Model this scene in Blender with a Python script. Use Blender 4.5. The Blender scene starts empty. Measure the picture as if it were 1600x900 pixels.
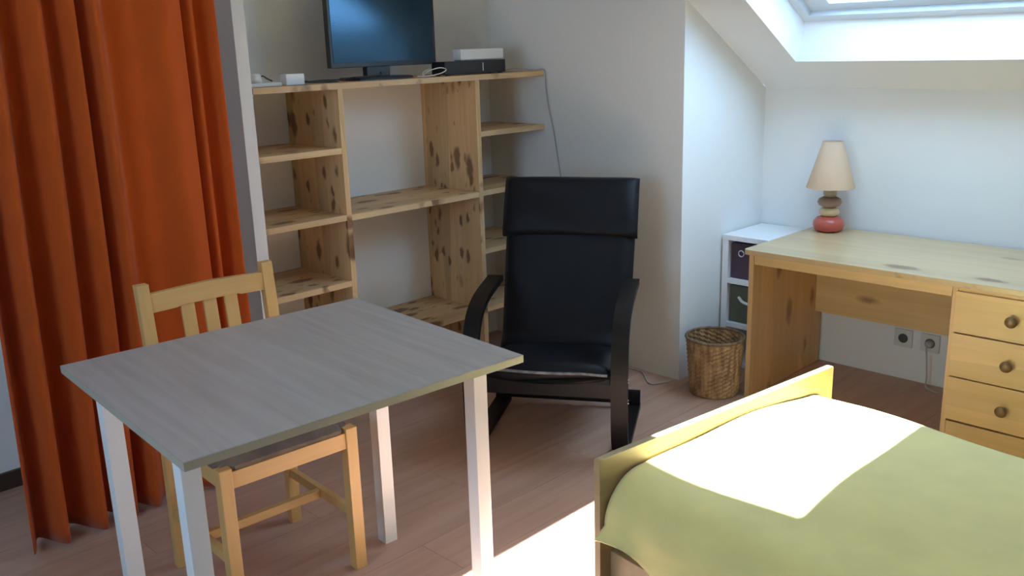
import bpy, bmesh, math, random
from mathutils import Vector, Matrix

random.seed(7)
scene = bpy.context.scene
C = scene.collection

# ------------------------------------------------------------------ camera
F_PX = 1435.07
PITCH, ROLL, YAW = 0.25928, -0.030547, 0.79368
CAM_H = 1.5
fw = Vector((math.cos(YAW) * math.cos(PITCH), math.sin(YAW) * math.cos(PITCH), -math.sin(PITCH)))
rt = Vector((math.sin(YAW), -math.cos(YAW), 0.0))
up = rt.cross(fw)
c_, s_ = math.cos(ROLL), math.sin(ROLL)
rt2 = rt * c_ + up * s_
up2 = up * c_ - rt * s_
cam_data = bpy.data.cameras.new('camera')
cam = bpy.data.objects.new('camera', cam_data)
C.objects.link(cam)
m = Matrix.Identity(4)
for i in range(3):
    m[i][0], m[i][1], m[i][2] = rt2[i], up2[i], -fw[i]
m[2][3] = CAM_H
cam.matrix_world = m
cam_data.sensor_width = 36.0
cam_data.lens = F_PX / 1600.0 * 36.0
cam_data.clip_start = 0.02
scene.camera = cam

# ------------------------------------------------------------------ light, world, exposure
SKY_COL = (0.44, 0.68, 1.0)
SKY_STR = 13.0
SUN_STR = 80.0
EXPOSURE = 0.12
vs = scene.view_settings
vs.view_transform = 'Standard'
vs.look = 'None'
vs.gamma = 1.0
vs.use_curve_mapping = False
vs.exposure = EXPOSURE

world = bpy.data.worlds.new('sky')
scene.world = world
world.use_nodes = True
wn = world.node_tree.nodes
wn['Background'].inputs[0].default_value = (*SKY_COL, 1)
wn['Background'].inputs[1].default_value = SKY_STR

SUN_DIR = Vector((-0.93, -0.03, -1.0)).normalized()
sun_d = bpy.data.lights.new('sun', 'SUN')
sun_d.energy = SUN_STR
sun_d.angle = math.radians(0.6)
sun_d.color = (0.86, 0.93, 1.0)
sun = bpy.data.objects.new('sun', sun_d)
C.objects.link(sun)
sun.location = (6, 1.5, 4)
sun.rotation_euler = SUN_DIR.to_track_quat('-Z', 'Y').to_euler()

scene.cycles.max_bounces = 14
scene.cycles.diffuse_bounces = 9
scene.cycles.glossy_bounces = 4
scene.cycles.transparent_max_bounces = 8
scene.cycles.sample_clamp_indirect = 6.0

# slope frame of the pitched ceiling (x, z plane)
SLX, SLZ = 3.9, 1.30
SU = Vector((-0.8605, 0, 0.5094))     # up along the slope
SN = Vector((0.5094, 0, 0.8605))      # outwards


def sp(s, y, off=0.0):
    return Vector((SLX, y, SLZ)) + SU * s + SN * off


# daylight portal in the roof opening: guides sampling of the sky only
GL_S0, GL_S1, GL_Y0, GL_Y1 = 0.322, 1.066, 0.89, 1.87
pd = bpy.data.lights.new('skylight_portal', 'AREA')
pd.shape = 'RECTANGLE'
pd.size = GL_Y1 - GL_Y0 + 0.3
pd.size_y = GL_S1 - GL_S0 + 0.3
pd.cycles.is_portal = True
po = bpy.data.objects.new('skylight_portal', pd)
C.objects.link(po)
po.location = sp((GL_S0 + GL_S1) / 2, (GL_Y0 + GL_Y1) / 2, 0.24)
zax = SN
xax = Vector((0, 1, 0))
yax = zax.cross(xax)
pm = Matrix.Identity(4)
for i in range(3):
    pm[i][0], pm[i][1], pm[i][2] = xax[i], yax[i], zax[i]
    pm[i][3] = po.location[i]
po.matrix_world = pm
# the same for the second window in the left wall
pd2 = bpy.data.lights.new('window_portal', 'AREA')
pd2.shape = 'RECTANGLE'
pd2.size, pd2.size_y = 1.22, 0.95
pd2.cycles.is_portal = True
po2 = bpy.data.objects.new('window_portal', pd2)
C.objects.link(po2)
po2.location = (-1.24, 1.375, 1.51)
po2.rotation_euler = (0, -math.pi / 2, 0)


# ------------------------------------------------------------------ materials
MATS = {}


def new_mat(name):
    mt = bpy.data.materials.new(name)
    mt.use_nodes = True
    nt = mt.node_tree
    return mt, nt, nt.nodes['Principled BSDF']


def node(nt, typ, **kw):
    n = nt.nodes.new(typ)
    for k, v in kw.items():
        if hasattr(n, k):
            setattr(n, k, v)
        else:
            n.inputs[k].default_value = v
    return n


def plain(name, col, rough=0.6, metallic=0.0, bump=0.0, bscale=120.0, var=0.0, vscale=4.0, spec=0.5):
    mt, nt, b = new_mat(name)
    b.inputs['Base Color'].default_value = (*col, 1)
    b.inputs['Roughness'].default_value = rough
    b.inputs['Metallic'].default_value = metallic
    b.inputs['Specular IOR Level'].default_value = spec
    tc = node(nt, 'ShaderNodeTexCoord')
    if var > 0:
        nz = node(nt, 'ShaderNodeTexNoise')
        nz.inputs['Scale'].default_value = vscale
        nz.inputs['Detail'].default_value = 4
        nt.links.new(tc.outputs['Object'], nz.inputs['Vector'])
        cr = node(nt, 'ShaderNodeValToRGB')
        cr.color_ramp.elements[0].position = 0.3
        cr.color_ramp.elements[1].position = 0.7
        cr.color_ramp.elements[0].color = (*[c * (1 - var) for c in col], 1)
        cr.color_ramp.elements[1].color = (*[min(1, c * (1 + var)) for c in col], 1)
        nt.links.new(nz.outputs['Fac'], cr.inputs['Fac'])
        nt.links.new(cr.outputs['Color'], b.inputs['Base Color'])
    if bump > 0:
        nz = node(nt, 'ShaderNodeTexNoise')
        nz.inputs['Scale'].default_value = bscale
        nz.inputs['Detail'].default_value = 3
        nt.links.new(tc.outputs['Object'], nz.inputs['Vector'])
        bp = node(nt, 'ShaderNodeBump')
        bp.inputs['Strength'].default_value = bump
        bp.inputs['Distance'].default_value = 0.004
        nt.links.new(nz.outputs['Fac'], bp.inputs['Height'])
        nt.links.new(bp.outputs['Normal'], b.inputs['Normal'])
    MATS[name] = mt
    return mt


def wood(name, light, dark, axis='X', grain=26.0, rough=0.5, knots=0.0, knot_col=(0.10, 0.045, 0.02),
         kscale=5.0, kmax=0.26, flat='Z', fine=False, contrast=1.0, streak=0.0, strip=0.0):
    """Timber: fine streaks along one axis, optional stretched knots, optional glued strips."""
    mt, nt, b = new_mat(name)
    L = nt.links.new
    b.inputs['Roughness'].default_value = rough
    tc = node(nt, 'ShaderNodeTexCoord')
    oi = node(nt, 'ShaderNodeObjectInfo')
    add = node(nt, 'ShaderNodeVectorMath', operation='MULTIPLY_ADD')
    comb = node(nt, 'ShaderNodeCombineXYZ')
    for k in range(3):
        L(oi.outputs['Random'], comb.inputs[k])
    L(comb.outputs[0], add.inputs[0])
    add.inputs[1].default_value = (7.3, 3.1, 5.7)
    L(tc.outputs['Object'], add.inputs[2])
    st = {'X': (0.06, 1, 1), 'Y': (1, 0.06, 1), 'Z': (1, 1, 0.06)}[axis]
    mp = node(nt, 'ShaderNodeMapping')
    mp.inputs['Scale'].default_value = [v * grain for v in st]
    L(add.outputs[0], mp.inputs['Vector'])
    n1 = node(nt, 'ShaderNodeTexNoise')
    n1.inputs['Scale'].default_value = 1.0
    n1.inputs['Detail'].default_value = 6
    n1.inputs['Roughness'].default_value = 0.62
    n1.inputs['Distortion'].default_value = 0.35
    L(mp.outputs[0], n1.inputs['Vector'])
    cr = node(nt, 'ShaderNodeValToRGB')
    w = 0.22 / max(contrast, 0.01)
    cr.color_ramp.elements[0].position = max(0, 0.5 - w)
    cr.color_ramp.elements[1].position = min(1, 0.5 + w)
    cr.color_ramp.elements[0].color = (*dark, 1)
    cr.color_ramp.elements[1].color = (*light, 1)
    L(n1.outputs['Fac'], cr.inputs['Fac'])
    col = cr.outputs['Color']
    if strip > 0:
        # board-to-board tone of edge-glued panels
        vor = node(nt, 'ShaderNodeTexVoronoi')
        vor.feature = 'F1'
        mp3 = node(nt, 'ShaderNodeMapping')
        st3 = {'X': (0.6, 12, 12), 'Y': (12, 0.6, 12), 'Z': (12, 12, 0.6)}[axis]
        mp3.inputs['Scale'].default_value = st3
        L(add.outputs[0], mp3.inputs['Vector'])
        L(mp3.outputs[0], vor.inputs['Vector'])
        vor.inputs['Scale'].default_value = 1.0
        sep = node(nt, 'ShaderNodeSeparateColor')
        L(vor.outputs['Color'], sep.inputs[0])
        mr = node(nt, 'ShaderNodeMapRange')
        mr.inputs['To Min'].default_value = 1 - strip
        mr.inputs['To Max'].default_value = 1 + strip * 0.6
        L(sep.outputs[0], mr.inputs['Value'])
        mul = node(nt, 'ShaderNodeVectorMath', operation='SCALE')
        L(col, mul.inputs[0])
        L(mr.outputs[0], mul.inputs['Scale'])
        col = mul.outputs[0]
    if knots > 0:
        st2 = list({'X': (0.42, 1, 1), 'Y': (1, 0.42, 1), 'Z': (1, 1, 0.42)}[axis])
        st2['XYZ'.index(flat)] *= 0.12
        nd = node(nt, 'ShaderNodeTexNoise')
        nd.inputs['Scale'].default_value = 22
        L(add.outputs[0], nd.inputs['Vector'])
        wob = node(nt, 'ShaderNodeVectorMath', operation='MULTIPLY_ADD')
        L(nd.outputs['Color'], wob.inputs[0])
        wob.inputs[1].default_value = (0.03, 0.03, 0.03)
        L(add.outputs[0], wob.inputs[2])
        for ks, km, off in ((kscale, kmax, 0.0),) + (((kscale * 1.9, kmax * 1.05, 4.37),) if fine else ()):
            mp2 = node(nt, 'ShaderNodeMapping')
            mp2.inputs['Scale'].default_value = [v * ks for v in st2]
            mp2.inputs['Location'].default_value = (off, off, off)
            L(wob.outputs[0], mp2.inputs['Vector'])
            vk = node(nt, 'ShaderNodeTexVoronoi')
            vk.inputs['Scale'].default_value = 1.0
            L(mp2.outputs[0], vk.inputs['Vector'])
            sepk = node(nt, 'ShaderNodeSeparateColor')
            L(vk.outputs['Color'], sepk.inputs[0])
            rad = node(nt, 'ShaderNodeMapRange')       # each cell has its own knot size, some none
            rad.inputs['From Min'].default_value = 1 - knots
            rad.inputs['From Max'].default_value = 1.0
            rad.inputs['To Min'].default_value = 0.0
            rad.inputs['To Max'].default_value = km
            L(sepk.outputs[1], rad.inputs['Value'])
            sub = node(nt, 'ShaderNodeMath', operation='SUBTRACT')
            L(rad.outputs[0], sub.inputs[0])
            L(vk.outputs['Distance'], sub.inputs[1])
            mk = node(nt, 'ShaderNodeMapRange')
            mk.inputs['From Min'].default_value = -0.06
            mk.inputs['From Max'].default_value = 0.07
            mk.inputs['To Max'].default_value = 0.9
            L(sub.outputs[0], mk.inputs['Value'])
            mx = node(nt, 'ShaderNodeMix', data_type='RGBA')
            L(mk.outputs[0], mx.inputs['Factor'])
            L(col, mx.inputs[6])
            mx.inputs[7].default_value = (*knot_col, 1)
            col = mx.outputs[2]
    L(col, b.inputs['Base Color'])
    bp = node(nt, 'ShaderNodeBump')
    bp.inputs['Strength'].default_value = 0.08
    bp.inputs['Distance'].default_value = 0.002
    L(n1.outputs['Fac'], bp.inputs['Height'])
    L(bp.outputs['Normal'], b.inputs['Normal'])
    MATS[name] = mt
    return mt


def fabric(name, col, scale=420.0, rough=0.9, bump=0.25, var=0.08, sheen=0.2, trans=0.0):
    mt, nt, b = new_mat(name)
    L = nt.links.new
    b.inputs['Roughness'].default_value = rough
    b.inputs['Sheen Weight'].default_value = sheen
    b.inputs['Specular IOR Level'].default_value = 0.2
    tc = node(nt, 'ShaderNodeTexCoord')
    nz = node(nt, 'ShaderNodeTexNoise')
    nz.inputs['Scale'].default_value = 9
    nz.inputs['Detail'].default_value = 5
    L(tc.outputs['Object'], nz.inputs['Vector'])
    cr = node(nt, 'ShaderNodeValToRGB')
    cr.color_ramp.elements[0].position = 0.3
    cr.color_ramp.elements[1].position = 0.7
    cr.color_ramp.elements[0].color = (*[c * (1 - var) for c in col], 1)
    cr.color_ramp.elements[1].color = (*[min(1, c * (1 + var)) for c in col], 1)
    L(nz.outputs['Fac'], cr.inputs['Fac'])
    L(cr.outputs['Color'], b.inputs['Base Color'])
    n2 = node(nt, 'ShaderNodeTexNoise')
    n2.inputs['Scale'].default_value = scale
    L(tc.outputs['Object'], n2.inputs['Vector'])
    bp = node(nt, 'ShaderNodeBump')
    bp.inputs['Strength'].default_value = bump
    bp.inputs['Distance'].default_value = 0.002
    L(n2.outputs['Fac'], bp.inputs['Height'])
    L(bp.outputs['Normal'], b.inputs['Normal'])
    if trans > 0:
        tr = node(nt, 'ShaderNodeBsdfTranslucent')
        L(cr.outputs['Color'], tr.inputs['Color'])
        mix = node(nt, 'ShaderNodeMixShader')
        mix.inputs[0].default_value = trans
        L(b.outputs[0], mix.inputs[1])
        L(tr.outputs[0], mix.inputs[2])
        out = nt.nodes['Material Output']
        L(mix.outputs[0], out.inputs['Surface'])
    MATS[name] = mt
    return mt


def wicker(name, c1, c2):
    mt, nt, b = new_mat(name)
    L = nt.links.new
    b.inputs['Roughness'].default_value = 0.7
    tc = node(nt, 'ShaderNodeTexCoord')
    mp = node(nt, 'ShaderNodeMapping')
    mp.inputs['Scale'].default_value = (60, 60, 12)
    L(tc.outputs['Object'], mp.inputs['Vector'])
    nz = node(nt, 'ShaderNodeTexNoise')
    nz.inputs['Scale'].default_value = 1
    L(mp.outputs[0], nz.inputs['Vector'])
    cr = node(nt, 'ShaderNodeValToRGB')
    cr.color_ramp.elements[0].position = 0.35
    cr.color_ramp.elements[1].position = 0.65
    cr.color_ramp.elements[0].color = (*c2, 1)
    cr.color_ramp.elements[1].color = (*c1, 1)
    L(nz.outputs['Fac'], cr.inputs['Fac'])
    L(cr.outputs['Color'], b.inputs['Base Color'])
    MATS[name] = mt
    return mt


plain('wall_paint', (0.80, 0.80, 0.78), rough=0.85, bump=0.12, bscale=160, spec=0.25)
plain('ceiling_paint', (0.82, 0.82, 0.81), rough=0.9, bump=0.08, bscale=160, spec=0.2)
plain('white_lacquer', (0.78, 0.78, 0.77), rough=0.35)
plain('white_board', (0.80, 0.80, 0.80), rough=0.45)
plain('window_white', (0.62, 0.68, 0.74), rough=0.35)
plain('dark_base', (0.05, 0.028, 0.018), rough=0.5)
plain('roof_dark', (0.15, 0.13, 0.12), rough=0.9)
wood('pine_x', (0.70, 0.50, 0.28), (0.58, 0.37, 0.18), 'X', 30, 0.5, knots=1.0, kscale=11.5, kmax=0.33, fine=True, strip=0.18, flat='Z', knot_col=(0.16, 0.08, 0.04))
wood('pine_z', (0.68, 0.47, 0.25), (0.55, 0.34, 0.16), 'Z', 30, 0.5, knots=1.0, kscale=11.5, kmax=0.33, fine=True, strip=0.18, flat='X', knot_col=(0.17, 0.075, 0.03))
wood('desk_top', (0.56, 0.41, 0.23), (0.48, 0.33, 0.17), 'Y', 24, 0.28, knots=0.8, kscale=9.0, strip=0.10,
     knot_col=(0.20, 0.10, 0.05), flat='Z')
wood('desk_y', (0.76, 0.52, 0.24), (0.66, 0.42, 0.17), 'Y', 24, 0.36, knots=0.55, kscale=8.0, strip=0.10,
     knot_col=(0.22, 0.10, 0.04), flat='X')
wood('desk_z', (0.74, 0.48, 0.24), (0.62, 0.37, 0.16), 'Z', 24, 0.38, knots=0.45, kscale=8.0, strip=0.10,
     knot_col=(0.28, 0.12, 0.05), flat='Y')
wood('chair_pine_x', (0.66, 0.41, 0.16), (0.58, 0.34, 0.12), 'X', 30, 0.42, knots=0.10, kscale=9)
wood('chair_pine_z', (0.66, 0.41, 0.16), (0.58, 0.34, 0.12), 'Z', 30, 0.42, knots=0.06, kscale=9)
wood('chair_pine_y', (0.66, 0.41, 0.16), (0.58, 0.34, 0.12), 'Y', 30, 0.42)
wood('grey_oak', (0.48, 0.43, 0.41), (0.37, 0.325, 0.30), 'Y', 34, 0.42, contrast=1.1)
plain('oak_edge', (0.36, 0.32, 0.25), rough=0.5)
wood('laminate', (0.50, 0.30, 0.22), (0.39, 0.225, 0.16), 'X', 22, 0.38)
plain('floor_joint', (0.16, 0.10, 0.07), rough=0.8)
wood('bed_beech', (0.40, 0.29, 0.15), (0.33, 0.23, 0.11), 'X', 22, 0.45)
fabric('curtain_cloth', (0.52, 0.085, 0.010), scale=700, bump=0.15, var=0.05, sheen=0.15, trans=0.12)
fabric('blanket_cloth', (0.90, 0.76, 0.30), scale=500, bump=0.35, var=0.05, sheen=0.3)
fabric('seat_cloth', (0.17, 0.125, 0.09), scale=260, bump=0.6, var=0.35, sheen=0.2)
fabric('purple_cloth', (0.07, 0.045, 0.065), scale=600)
fabric('green_cloth', (0.12, 0.125, 0.09), scale=600)
plain('black_leather', (0.0045, 0.0045, 0.007), rough=0.5, bump=0.25, bscale=180, spec=0.22)
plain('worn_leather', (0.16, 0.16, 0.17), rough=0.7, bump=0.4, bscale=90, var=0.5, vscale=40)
wood('black_wood', (0.007, 0.005, 0.0045), (0.004, 0.003, 0.0025), 'Z', 20, 0.45)
MATS['black_wood'].node_tree.nodes['Principled BSDF'].inputs['Specular IOR Level'].default_value = 0.25
plain('steel', (0.75, 0.75, 0.75), rough=0.25, metallic=1.0)
plain('tv_plastic', (0.012, 0.013, 0.016), rough=0.35)
plain('tv_screen', (0.004, 0.010, 0.022), rough=0.16, spec=0.8)  # dark blue of the reflected sky is put into the base colour
MATS['tv_screen'].node_tree.nodes['Principled BSDF'].inputs['Specular Tint'].default_value = (0.35, 0.70, 1.0, 1)
plain('box_black', (0.015, 0.015, 0.015), rough=0.4)
plain('box_white', (0.75, 0.75, 0.74), rough=0.5)
plain('plug_white', (0.78, 0.78, 0.78), rough=0.4)
plain('cable_grey', (0.42, 0.40, 0.39), rough=0.5)
plain('cable_dark', (0.03, 0.03, 0.03), rough=0.5)
plain('cable_white', (0.70, 0.69, 0.66), rough=0.5)
plain('lamp_shade', (0.55, 0.37, 0.24), rough=0.8, bump=0.2, bscale=400)
plain('stone_red', (0.50, 0.10, 0.07), rough=0.28)
plain('stone_cream', (0.66, 0.50, 0.28), rough=0.35)
plain('stone_brown', (0.30, 0.19, 0.14), rough=0.35)
plain('stone_tan', (0.48, 0.35, 0.22), rough=0.35)
plain('knob_bronze', (0.16, 0.085, 0.03), rough=0.38)
plain('socket_white', (0.62, 0.62, 0.60), rough=0.4)
plain('socket_hole', (0.05, 0.05, 0.05), rough=0.6)
wicker('wicker', (0.52, 0.34, 0.17), (0.24, 0.13, 0.06))
wicker('wicker_dark', (0.22, 0.15, 0.09), (0.12, 0.075, 0.045))

mt, nt, b = new_mat('glass')
tr = nt.nodes.new('ShaderNodeBsdfTransparent')
tr.inputs[0].default_value = (0.95, 0.98, 0.98, 1)
gl = nt.nodes.new('ShaderNodeBsdfGlossy')
gl.inputs['Roughness'].default_value = 0.02
mx = nt.nodes.new('ShaderNodeMixShader')
mx.inputs[0].default_value = 0.06
nt.links.new(tr.outputs[0], mx.inputs[1])
nt.links.new(gl.outputs[0], mx.inputs[2])
nt.links.new(mx.outputs[0], nt.nodes['Material Output'].inputs['Surface'])
MATS['glass'] = mt


# ------------------------------------------------------------------ mesh helpers
def link(name, me, mat, parent=None):
    o = bpy.data.objects.new(name, me)
    C.objects.link(o)
    if mat:
        me.materials.append(MATS[mat])
    if parent is not None:
        o.parent = parent
    return o


def finish(name, bm, mat, parent=None, smooth=False, bevel=0.0, segs=2):
    if bevel > 0:
        bmesh.ops.bevel(bm, geom=list(bm.edges), offset=bevel, segments=segs, profile=0.7, affect='EDGES',
                        clamp_overlap=True)
    bmesh.ops.recalc_face_normals(bm, faces=bm.faces)
    me = bpy.data.meshes.new(name)
    bm.to_mesh(me)
    bm.free()
    if smooth:
        me.polygons.foreach_set('use_smooth', [True] * len(me.polygons))
    return link(name, me, mat, parent)


def add_box(bm, x0, x1, y0, y1, z0, z1):
    vs_ = [bm.verts.new((x, y, z)) for x in (x0, x1) for y in (y0, y1) for z in (z0, z1)]
    for f in ((0, 1, 3, 2), (4, 6, 7, 5), (0, 4, 5, 1), (2, 3, 7, 6), (0, 2, 6, 4), (1, 5, 7, 3)):
        bm.faces.new([vs_[i] for i in f])


def box(name, x0, x1, y0, y1, z0, z1, mat, parent=None, bevel=0.0, segs=2):
    bm = bmesh.new()
    add_box(bm, x0, x1, y0, y1, z0, z1)
    return finish(name, bm, mat, parent, bevel=bevel, segs=segs)


def hexa(name, pts, mat, parent=None, bevel=0.0):
    """eight corners: bottom ring 0-3, top ring 4-7"""
    bm = bmesh.new()
    v = [bm.verts.new(p) for p in pts]
    for f in ((3, 2, 1, 0), (4, 5, 6, 7), (0, 1, 5, 4), (1, 2, 6, 5), (2, 3, 7, 6), (3, 0, 4, 7)):
        bm.faces.new([v[i] for i in f])
    return finish(name, bm, mat, parent, bevel=bevel)


def lathe(name, prof, mat, parent=None, seg=32, center=(0, 0, 0), close=True):
    bm = bmesh.new()
    rings = []
    for r, z in prof:
        if r < 1e-5:
            rings.append([bm.verts.new((center[0], center[1], center[2] + z))])
        else:
            rings.append([bm.verts.new((center[0] + r * math.cos(2 * math.pi * k / seg),
                                        center[1] + r * math.sin(2 * math.pi * k / seg),
                                        center[2] + z)) for k in range(seg)])
    for a, b2 in zip(rings[:-1], rings[1:]):
        for k in range(seg):
            k2 = (k + 1) % seg
            if len(a) == 1 and len(b2) > 1:
                bm.faces.new((a[0], b2[k], b2[k2]))
            elif len(b2) == 1 and len(a) > 1:
                bm.faces.new((a[k], b2[0], a[k2]))
            elif len(a) > 1:
                bm.faces.new((a[k], b2[k], b2[k2], a[k2]))
    return finish(name, bm, mat, parent, smooth=True)


def smooth_path(pts, n=6):
    """Catmull-Rom through the points"""
    P = [Vector(p) for p in pts]
    P = [P[0] * 2 - P[1]] + P + [P[-1] * 2 - P[-2]]
    out = []
    for i in range(1, len(P) - 2):
        for k in range(n):
            t = k / n
            a, b2, c2, d = P[i - 1], P[i], P[i + 1], P[i + 2]
            out.append(0.5 * ((2 * b2) + (c2 - a) * t + (2 * a - 5 * b2 + 4 * c2 - d) * t * t
                              + (3 * b2 - a - 3 * c2 + d) * t ** 3))
    out.append(P[-2])
    return out


def tube(name, pts, r, mat, parent=None, seg=8, n=6):
    path = smooth_path(pts, n) if n > 1 else [Vector(p) for p in pts]
    bm = bmesh.new()
    rings = []
    ref = Vector((0.13, 0.27, 0.95)).normalized()
    for i, p in enumerate(path):
        t = (path[min(i + 1, len(path) - 1)] - path[max(i - 1, 0)]).normalized()
        u = t.cross(ref)
        if u.length < 0.1:
            u = t.cross(Vector((1, 0, 0)))
        u.normalize()
        w = t.cross(u)
        rings.append([bm.verts.new(p + (u * math.cos(2 * math.pi * k / seg) + w * math.sin(2 * math.pi * k / seg)) * r)
                      for k in range(seg)])
    for a, b2 in zip(rings[:-1], rings[1:]):
        for k in range(seg):
            bm.faces.new((a[k], b2[k], b2[(k + 1) % seg], a[(k + 1) % seg]))
    bm.faces.new(rings[0])
    bm.faces.new(rings[-1])
    return finish(name, bm, mat, parent, smooth=True)


def strip_yz(name, prof, x0, x1, th, mat, parent=None, bevel=0.003, n=6, smooth=True):
    """bent strip: centre line in (y, z), thickness th, running from x0 to x1"""
    path = smooth_path([(0, p[0], p[1]) for p in prof], n)
    bm = bmesh.new()
    rows = []
    for i, p in enumerate(path):
        t = (path[min(i + 1, len(path) - 1)] - path[max(i - 1, 0)]).normalized()
        nrm = Vector((0, -t.z, t.y)) * (th / 2)
        rows.append([bm.verts.new((x, q.y, q.z)) for x, q in
                     ((x0, p + nrm), (x1, p + nrm), (x1, p - nrm), (x0, p - nrm))])
    for a, b2 in zip(rows[:-1], rows[1:]):
        for k in range(4):
            bm.faces.new((a[k], a[(k + 1) % 4], b2[(k + 1) % 4], b2[k]))
    bm.faces.new(rows[0])
    bm.faces.new(rows[-1])
    return finish(name, bm, mat, parent)


def prism_y(name, poly, y0, y1, mat, parent=None, bevel=0.0):
    """polygon in (x, z) extruded along y"""
    bm = bmesh.new()
    a = [bm.verts.new((p[0], y0, p[1])) for p in poly]
    b2 = [bm.verts.new((p[0], y1, p[1])) for p in poly]
    n = len(poly)
    bm.faces.new(a)
    bm.faces.new(b2)
    for k in range(n):
        bm.faces.new((a[k], a[(k + 1) % n], b2[(k + 1) % n], b2[k]))
    return finish(name, bm, mat, parent, bevel=bevel)


def empty(name, loc=(0, 0, 0), rz=0.0):
    o = bpy.data.objects.new(name, None)
    o.empty_display_size = 0.1
    C.objects.link(o)
    o.location = loc
    o.rotation_euler = (0, 0, rz)
    return o


def tag(o, label, cat, group=None):
    o['label'] = label
    o['category'] = cat
    if group:
        o['group'] = group
    return o


def struct(o, label=None):
    o['kind'] = 'structure'
    if label:
        o['label'] = label
    return o


# ------------------------------------------------------------------ the room
X_L, Y_F = -1.1, -1.8
XB, YC, YA, XD = 3.287, 2.278, 3.465, 3.95
HC = 2.45
S_TOP = (HC - SLZ) / 0.5094
X_RIDGE = sp(S_TOP, 0).x

# floor: laminate boards, each its own plank on a dark sub-floor
fl = struct(box('floor', X_L - 0.1, XD + 0.1, Y_F - 0.1, YA + 0.1, -0.08, -0.006, 'floor_joint'),
            'brown wood laminate floor')
PW, PL = 0.192, 1.29
plank_me = {}
row, y = 0, Y_F
while y < YA:
    y1 = min(y + PW, YA)
    x = X_L - (row * 0.47) % PL
    while x < XD:
        a0, a1 = max(x, X_L), min(x + PL, XD)
        if a1 - a0 > 0.05:
            key = (round(a1 - a0, 3), round(y1 - y, 3))
            if key not in plank_me:
                bm = bmesh.new()
                add_box(bm, 0.0006, key[0] - 0.0006, 0.0006, key[1] - 0.0006, -0.006, 0.0)
                pme = bpy.data.meshes.new('plank')
                bmesh.ops.recalc_face_normals(bm, faces=bm.faces)
                bm.to_mesh(pme)
                bm.free()
                pme.materials.append(MATS['laminate'])
                plank_me[key] = pme
            p = bpy.data.objects.new('plank', plank_me[key])
            C.objects.link(p)
            p.parent = fl
            p.location = (a0, y, 0)
        x += PL
    y = y1 if y1 > y else YA
    row += 1

WT = 0.12
struct(box('wall_back', X_L - WT, XB + WT, YA, YA + WT, 0, HC, 'wall_paint'), 'white wall behind the shelving and curtain')
struct(box('wall_right', XB, XB + WT, YC + WT, YA, 0, HC, 'wall_paint'), 'white wall beside the shelving')
struct(prism_y('wall_return', [(XB, 0), (XD, 0), (XD, SLZ - 0.03), (SLX, SLZ), (XB, SLZ + 0.592 * (SLX - XB))], YC, YC + WT, 'wall_paint'),
       'short white wall lit by the roof window')
struct(prism_y('wall_gable', [(X_RIDGE, HC), (XB, HC), (XB + 0.001, SLZ + 0.592 * (SLX - XB))], YC, YC + WT, 'wall_paint'))
struct(box('wall_knee', XD, XD + WT, Y_F - WT, YC + WT, 0, SLZ - 0.03, 'wall_paint'), 'low white wall behind the desk')
# left wall with a second window, behind the viewer's left shoulder
W2Y0, W2Y1, W2Z0, W2Z1 = 0.90, 1.85, 0.90, 2.12
W2M = (W2Y0 + W2Y1) / 2
bm = bmesh.new()
for a in ((Y_F - WT, W2Y0, 0, HC), (W2Y1, YA, 0, HC), (W2Y0, W2Y1, 0, W2Z0), (W2Y0, W2Y1, W2Z1, HC)):
    add_box(bm, X_L - WT, X_L, *a)
struct(finish('wall_left', bm, 'wall_paint'))
w2 = struct(empty('window_2', (X_L - 0.08, 0, 0)), 'white framed casement window in the left wall')
for a in ((W2Y0, W2Y1, W2Z0, W2Z0 + 0.06), (W2Y0, W2Y1, W2Z1 - 0.06, W2Z1), (W2Y0, W2Y0 + 0.06, W2Z0 + 0.06, W2Z1 - 0.06),
          (W2Y1 - 0.06, W2Y1, W2Z0 + 0.06, W2Z1 - 0.06), (W2M - 0.045, W2M + 0.045, W2Z0 + 0.06, W2Z1 - 0.06)):
    box('frame_bar', -0.03, 0.03, *a, 'white_lacquer', w2, bevel=0.002)
for a in ((W2Y0 + 0.06, W2M - 0.045), (W2M + 0.045, W2Y1 - 0.06)):
    box('pane', -0.003, 0.003, *a, W2Z0 + 0.06, W2Z1 - 0.06, 'glass', w2)
struct(box('wall_front', X_L, XD, Y_F - WT, Y_F, 0, HC, 'wall_paint'))
struct(box('ceiling', X_L - WT, X_RIDGE + 0.02, Y_F - WT, YC, HC, HC + WT, 'ceiling_paint'))
struct(box('ceiling', X_L - WT, XB + WT, YC, YA + WT, HC, HC + WT, 'ceiling_paint'))
struct(box('baseboard_back', X_L, 1.686, YA - 0.014, YA, 0, 0.065, 'dark_base', bevel=0.002), 'dark wooden baseboard left of the curtain')
struct(box('wall_partition', 1.687, 1.737, 3.079, YA, 0, HC, 'wall_paint', bevel=0.002),
       'narrow white partition end between the curtain and the shelving')

# pitched ceiling with the roof-window opening (inner face, splayed reveals, outer face)
IN_S0, IN_S1, IN_Y0, IN_Y1 = 0.180, 1.26, 0.69, 2.022
OUT_S0, OUT_S1, OUT_Y0, OUT_Y1 = 0.234, 1.19, 0.71, 2.010
OFF = 0.165
bm = bmesh.new()
S_LO, S_HI, YMIN, YMAX = -0.075, S_TOP, Y_F - WT, YC


def grid_face(s0, s1, y0, y1, off):
    bm.faces.new([bm.verts.new(sp(s, yy, off)) for s, yy in ((s0, y0), (s1, y0), (s1, y1), (s0, y1))])


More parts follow.
